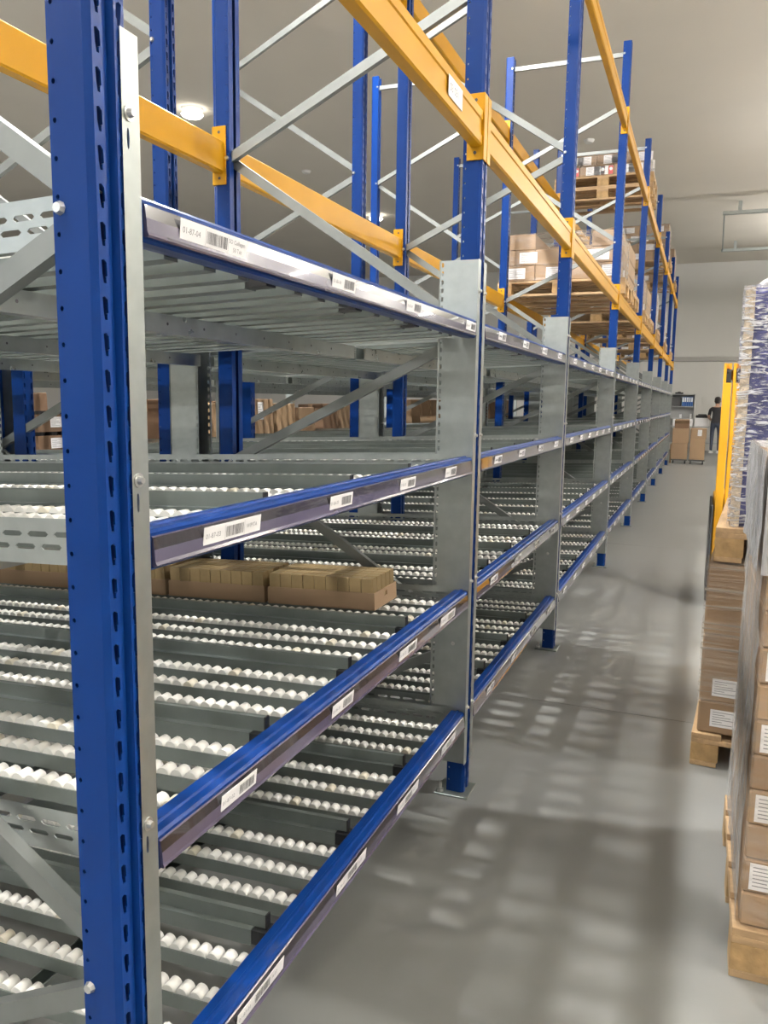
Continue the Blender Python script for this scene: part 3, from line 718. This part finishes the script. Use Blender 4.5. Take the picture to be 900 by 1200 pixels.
mb.build('carton_body', t)
for a, b_ in ((((-.18, -.18, .14), (.18, -.18, .14)), (0, -.06, .07)), (((-.18, .18, .14), (.18, .18, .14)), (0, .05, .09)), (((.18, -.18, .14), (.18, .18, .14)), (.05, 0, .05))):
    mb = MB(); p = [Vector(q) for q in a]; d = Vector(b_); e = Vector((0, 0, .004)); mb.sweep([p[0], p[1], p[1]+d, p[0]+d], [p[0]+e, p[1]+e, p[1]+d+e, p[0]+d+e], KRAFT); mb.build('flap', t)
carton((.68, 22.75, .116), (.37, .46, .54), 'tall brown carton at the bottom of the right stack at the aisle end', m=KRAFTL, tape=False)
carton((.69, 22.75, .657), (.39, .46, .27), 'brown carton with white label on top of the right stack', m=KRAFT, sticker=(.10, .16), tape=False, spos=(.03, .02))
mb = MB(); mb.bar((.03, 22.6, 0), (.03, 22.62, .50), [(-.02, -.02), (.02, -.02), (.02, .02), (-.02, .02)], (1, 0, 0), WOOD)
tag(mb.build('wooden_stake'), 'upright wooden stake beside the left carton stack', 'wood')
mb = MB(); mb.bar((-.03, 22.2, 0), (-.03, 22.2, 2.0), [(-.035, -.02), (.035, -.02), (.035, .02), (-.035, .02)], (1, 0, 0), GALVL)
tag(mb.build('end_guard_post'), 'pale vertical guard post at the far end of the rack', 'post')
# desk, shelf unit
t = thing('work_table', 'packing table with dark legs below the wall shelf unit', 'table', (.5, 28.6, 0))
mb = MB(); mb.cbox(-1.4, .9, -.35, .35, .80, .84, SHELFG, .005); mb.build('table_top', t)
mb = MB(); mb.cbox(-1.4, .9, -.3, .3, .28, .31, SHELFG, .005); mb.build('lower_shelf', t)
for x in (-1.35, -.2, .85):
    for y in (-.3, .3):
        mb = MB(); mb.box(x-.025, x+.025, y-.025, y+.025, 0, .80, DARKG); mb.build('leg', t)
t = thing('shelf_unit', 'grey shelf unit with slanted end panel standing on the packing table', 'shelf', (0, 28.75, .8405))
mb = MB(); pr = [(-.2, 0), (.2, 0), (.2, 1.05), (.0, 1.05), (-.12, .85)]
mb.sweep([(.46, a, b_) for a, b_ in pr], [(.49, a, b_) for a, b_ in pr], SHELFG); mb.build('end_panel', t)
mb = MB(); mb.sweep([(-.93, a, b_) for a, b_ in pr], [(-.90, a, b_) for a, b_ in pr], SHELFG); mb.build('end_panel', t)
for z in (.22, .62, 1.02):
    mb = MB(); mb.box(-.90, .46, -.13, .19, z, z+.025, SHELFG); mb.build('shelf_board', t)
mb = MB(); mb.box(-.90, .46, .19, .2, 0, 1.05, SHELFG); mb.build('back_panel', t)
for k in range(5):
    t = thing('ring_binder', f'{ORD9[k]} blue ring binder from the left on the upper shelf', 'binder', (.12+k*.068, 28.72, 1.4865), 0, 'row of blue ring binders')
    mb = MB(); mb.cbox(-.031, .031, -.09, .14, 0, .31, BINDER, .004); mb.build('cover', t)
    mb = MB(); mb.box(-.022, .022, -.092, -.0905, .14, .29, PAPER); mb.build('spine_label', t)
mb = MB(); mb.cbox(-.22, .22, -.12, .12, 0, .29, DARKG, .006); tag(mb.build('document_box', None, (-.16, 28.72, 1.4865)), 'dark grey box left of the blue binders', 'box')
mb = MB(); mb.cyl((0, 0, 0), (0, 0, .13), .04, PAPER, 12); tag(mb.build('paper_roll', None, (.06, 28.70, 1.087)), 'small white roll on the middle shelf', 'roll')
mb = MB(); mb.cyl((0, 0, 0), (0, 0, .15), .028, PAPER, 12); tag(mb.build('white_bottle', None, (.38, 28.70, 1.087)), 'slim white bottle at the right end of the middle shelf', 'bottle')
carton((.74, 28.55, .8415), (.44, .34, .27), 'wide white carton on the table beside the standing person', m=PAPER, tape=False)
carton((-.02, 28.46, .8415), (.26, .22, .22), 'small white carton on the table behind the open carton', m=PAPER, tape=False)
carton((.38, 28.46, .8415), (.16, .22, .22), 'narrow white carton on the table left of the wide one', m=PAPER, tape=False)
t = thing('label_printer', 'flat black printer lying on the wide white carton', 'printer', (.74, 28.55, 1.113))
mb = MB(); mb.cbox(-.2, .2, -.14, .14, 0, .09, BLACK, .02); mb.build('printer_body', t); mb = MB(); mb.cbox(-.13, .13, -.11, .05, .0905, .125, DARKG, .01); mb.build('printer_lid', t)
mb = MB(); mb.cbox(-.13, .13, -.09, .09, 0, .05, BLACK, .015); mb.cbox(-.05, .05, -.06, .06, .05, .075, BLACK, .01); tag(mb.build('tape_dispenser', None, (-.02, 28.72, 1.887)), 'small black device on top of the shelf unit', 'device')
# ------------------------------------------------------------------ person
def skin_obj(name, pts, edges, rad, m, parent, root=0, sub=2):
    me = bpy.data.meshes.new(name); me.from_pydata(pts, edges, []); me.materials.append(m)
    o = link(name, me, parent); o.modifiers.new('skin', 'SKIN'); sv = me.skin_vertices[0].data
    for i, r in enumerate(rad): sv[i].radius = (r, r) if not isinstance(r, tuple) else r; sv[i].use_root = (i == root)
    s = o.modifiers.new('sub', 'SUBSURF'); s.levels = sub; s.render_levels = sub
    dg = bpy.context.evaluated_depsgraph_get(); dg.update()
    me2 = bpy.data.meshes.new_from_object(o.evaluated_get(dg)); o.modifiers.clear(); o.data = me2
    for p in me2.polygons: p.use_smooth = True
    return o
pt = thing('person', 'person in black t-shirt and dark jeans standing at the table, seen from behind', 'person', (1.17, 28.05, 0), math.radians(-12))
pts = [(0, 0, .96), (0, 0, 1.12), (0, .0, 1.30), (0, -.01, 1.42), (0, 0, 1.50), (0, .02, 1.58), (0, .02, 1.68), (0, .03, 1.74),
       (-.10, 0, .92), (-.11, .02, .52), (-.11, -.01, .10), (-.11, .12, .045), (.10, 0, .92), (.11, .03, .52), (.11, .0, .10), (.11, .13, .045),
       (-.19, -.01, 1.41), (-.25, .04, 1.14), (-.20, .26, 1.05), (-.18, .34, 1.05), (.19, -.01, 1.41), (.25, .04, 1.14), (.20, .26, 1.05), (.18, .34, 1.05)]
ed = [(0, 1), (1, 2), (2, 3), (3, 4), (4, 5), (5, 6), (6, 7), (0, 8), (8, 9), (9, 10), (10, 11), (0, 12), (12, 13), (13, 14), (14, 15), (3, 16), (16, 17), (17, 18), (18, 19), (3, 20), (20, 21), (21, 22), (22, 23)]
rd = [(.16, .11), (.145, .105), (.165, .115), (.15, .10), .055, .08, .092, .06, .088, .062, .042, .035, .088, .062, .042, .035, .062, .048, .034, .030, .062, .048, .034, .030]
for sx, hb in ((-1, 19), (1, 23)):
    hx = pts[hb][0]
    for k in range(5):
        off = (-.030+.018*k)*sx; ln = (.05, .075, .082, .076, .06)[k]
        a = len(pts); 
        if k == 0: q = [(hx-sx*.035, .36, 1.045), (hx-sx*.055, .40, 1.03)]
        else: q = [(hx+off, .385, 1.045), (hx+off*1.2, .385+ln*.9, 1.025)]
        pts += q; ed += [(hb, a), (a, a+1)]; rd += [.010, .008]
body = skin_obj('body', pts, ed, rd, SHIRT, pt, 0, 2)
for m_ in (JEANS, SKIN): body.data.materials.append(m_)
for p in body.data.polygons:
    c = p.center; k = 0
    if c.z < .97 and abs(c.x) < .19 and c.y < .2 or c.z < .9: k = 1
    if c.z > 1.475 or (abs(c.x) > .13 and c.z < 1.22 and c.z > 1.0 and (c.y > .08 or abs(c.x) > .205)) or (c.y > .2 and c.z > .9): k = 2
    p.material_index = k
mb = MB(); H_ = [(1.585, .062, -.03), (1.62, .088, -.02), (1.67, .104, -.004), (1.72, .106, .008), (1.765, .092, .012), (1.79, .062, .014), (1.803, .02, .014)]
mb.add([(r*.92*math.cos(2*math.pi*c/18), y_+r*math.sin(2*math.pi*c/18)*(.80 if math.sin(2*math.pi*c/18) > 0 else 1), z_) for z_, r, y_ in H_ for c in range(18)],
       [(a*18+c, a*18+(c+1) % 18, (a+1)*18+(c+1) % 18, (a+1)*18+c) for a in range(6) for c in range(18)]+[tuple(range(6*18, 7*18))], HAIR)
mb.build('hair', pt, smooth=True)
mb = MB()
for sx in (-1, 1):
    mb.cbox(sx*.033-.012, sx*.033+.012, .108, .114, 1.665, 1.677, INK, .002)
mb.cbox(-.025, .025, .104, .112, 1.605, 1.612, REDINK, .002); mb.build('face_features', pt)
mb = MB(); mb.cyl((0, .10, 1.655), (0, .128, 1.632), .010, SKIN, 8, .016); mb.build('nose', pt)
for sx in (-1, 1):
    mb = MB(); mb.cyl((sx*.090, .02, 1.655), (sx*.104, .015, 1.657), .028, SKIN, 10, .022); mb.build('ear', pt)
    mb = MB(); mb.cbox(sx*.11-.048, sx*.11+.048, -.075, .21, 0, .03, SHOE, .01); mb.cbox(sx*.11-.045, sx*.11+.045, -.07, .19, .03, .085, SHOE, .025); mb.build('shoe', pt)
# ------------------------------------------------------------------ lamps and ceiling fittings
mb = MB(); mb.cyl((0, 0, -.09), (0, 0, 0), .13, LAMPB, 24, .19); LH = mb.mesh('lamp_housing', False)
mb = MB(); mb.cyl((0, 0, -.125), (0, 0, -.09), .15, LAMPW, 24, .18); LD = mb.mesh('lamp_lens')
LN = {(-7.3, 11.77): 'nearer round bright ceiling lamp high behind the rack', (-7.3, 19.74): 'farther round bright ceiling lamp high behind the rack'}
for x, y in DOWNLIGHTS:
    t = thing('ceiling_lamp', LN.get((x, y), f'round ceiling lamp out of the picture, {ORD9[DOWNLIGHTS.index((x, y))]} of its rows'), 'lamp', (x, y, CEIL), 0, None if (x, y) in LN else 'ceiling lamps out of the picture')
    link('lamp_housing', LH, t); link('lamp_lens', LD, t)
mb = MB(); mb.cyl((0, 0, -.05), (0, 0, 0), .07, LAMPB, 16, .10); SD = mb.mesh('smoke_detector')
for x, y, l in ((-1.44, 15.44, 'small white detector on the ceiling right of the third aisle frame'), (-7.17, 15.6, 'small white detector on the ceiling between the two round lamps')):
    tag(link('smoke_detector', SD, None, (x, y, CEIL)), l, 'detector')
mb = MB(); mb.cbox(-1.25, 1.25, -.05, .05, -1.1, -.98, LAMPB, .01); TB = mb.mesh('lamp_body')
mb = MB(); mb.box(-1.2, 1.2, -.04, .04, -.979, -.975, LAMPW); mb.box(-1.2, 1.2, -.04, .04, -1.105, -1.1005, LAMPW); TG = mb.mesh('lamp_tube')
mb = MB(); mb.cyl((-1, 0, -.98), (-1, 0, 0), .006, STEEL, 6); mb.cyl((1, 0, -.98), (1, 0, 0), .006, STEEL, 6); TR = mb.mesh('hanger')
for x, y in LINES:
    t = thing('linear_lamp', f'long white suspended lamp hanging out of the picture, {ORD9[LINES.index((x, y))]} one', 'lamp', (x, y, CEIL), 0, 'suspended linear lamps')
    link('lamp_body', TB, t); link('lamp_tube', TG, t); link('hanger', TR, t)
t = thing('ceiling_trunking', 'grey cable trunking frame hanging under the ceiling at the far right', 'trunking', (0, 0, 5.95))
for y, x0 in ((21.0, .90), (25.9, .95)):
    mb = MB(); mb.cbox(x0, 7.5, y-.05, y+.05, -.04, .04, GALVL, .006); mb.build('trunking_bar', t)
    mb = MB(); mb.cbox(x0+.32, x0+.40, y-.03, y+.03, .041, .25, GALVL, .005); mb.build('hanger_bracket', t)
    mb = MB(); mb.cbox(x0+3.32, x0+3.40, y-.03, y+.03, .041, .25, GALVL, .005); mb.build('hanger_bracket', t)
mb = MB(); mb.cyl((.93, 21.05, 0), (.98, 25.85, 0), .018, GALVD, 6); mb.build('link_pipe', t)
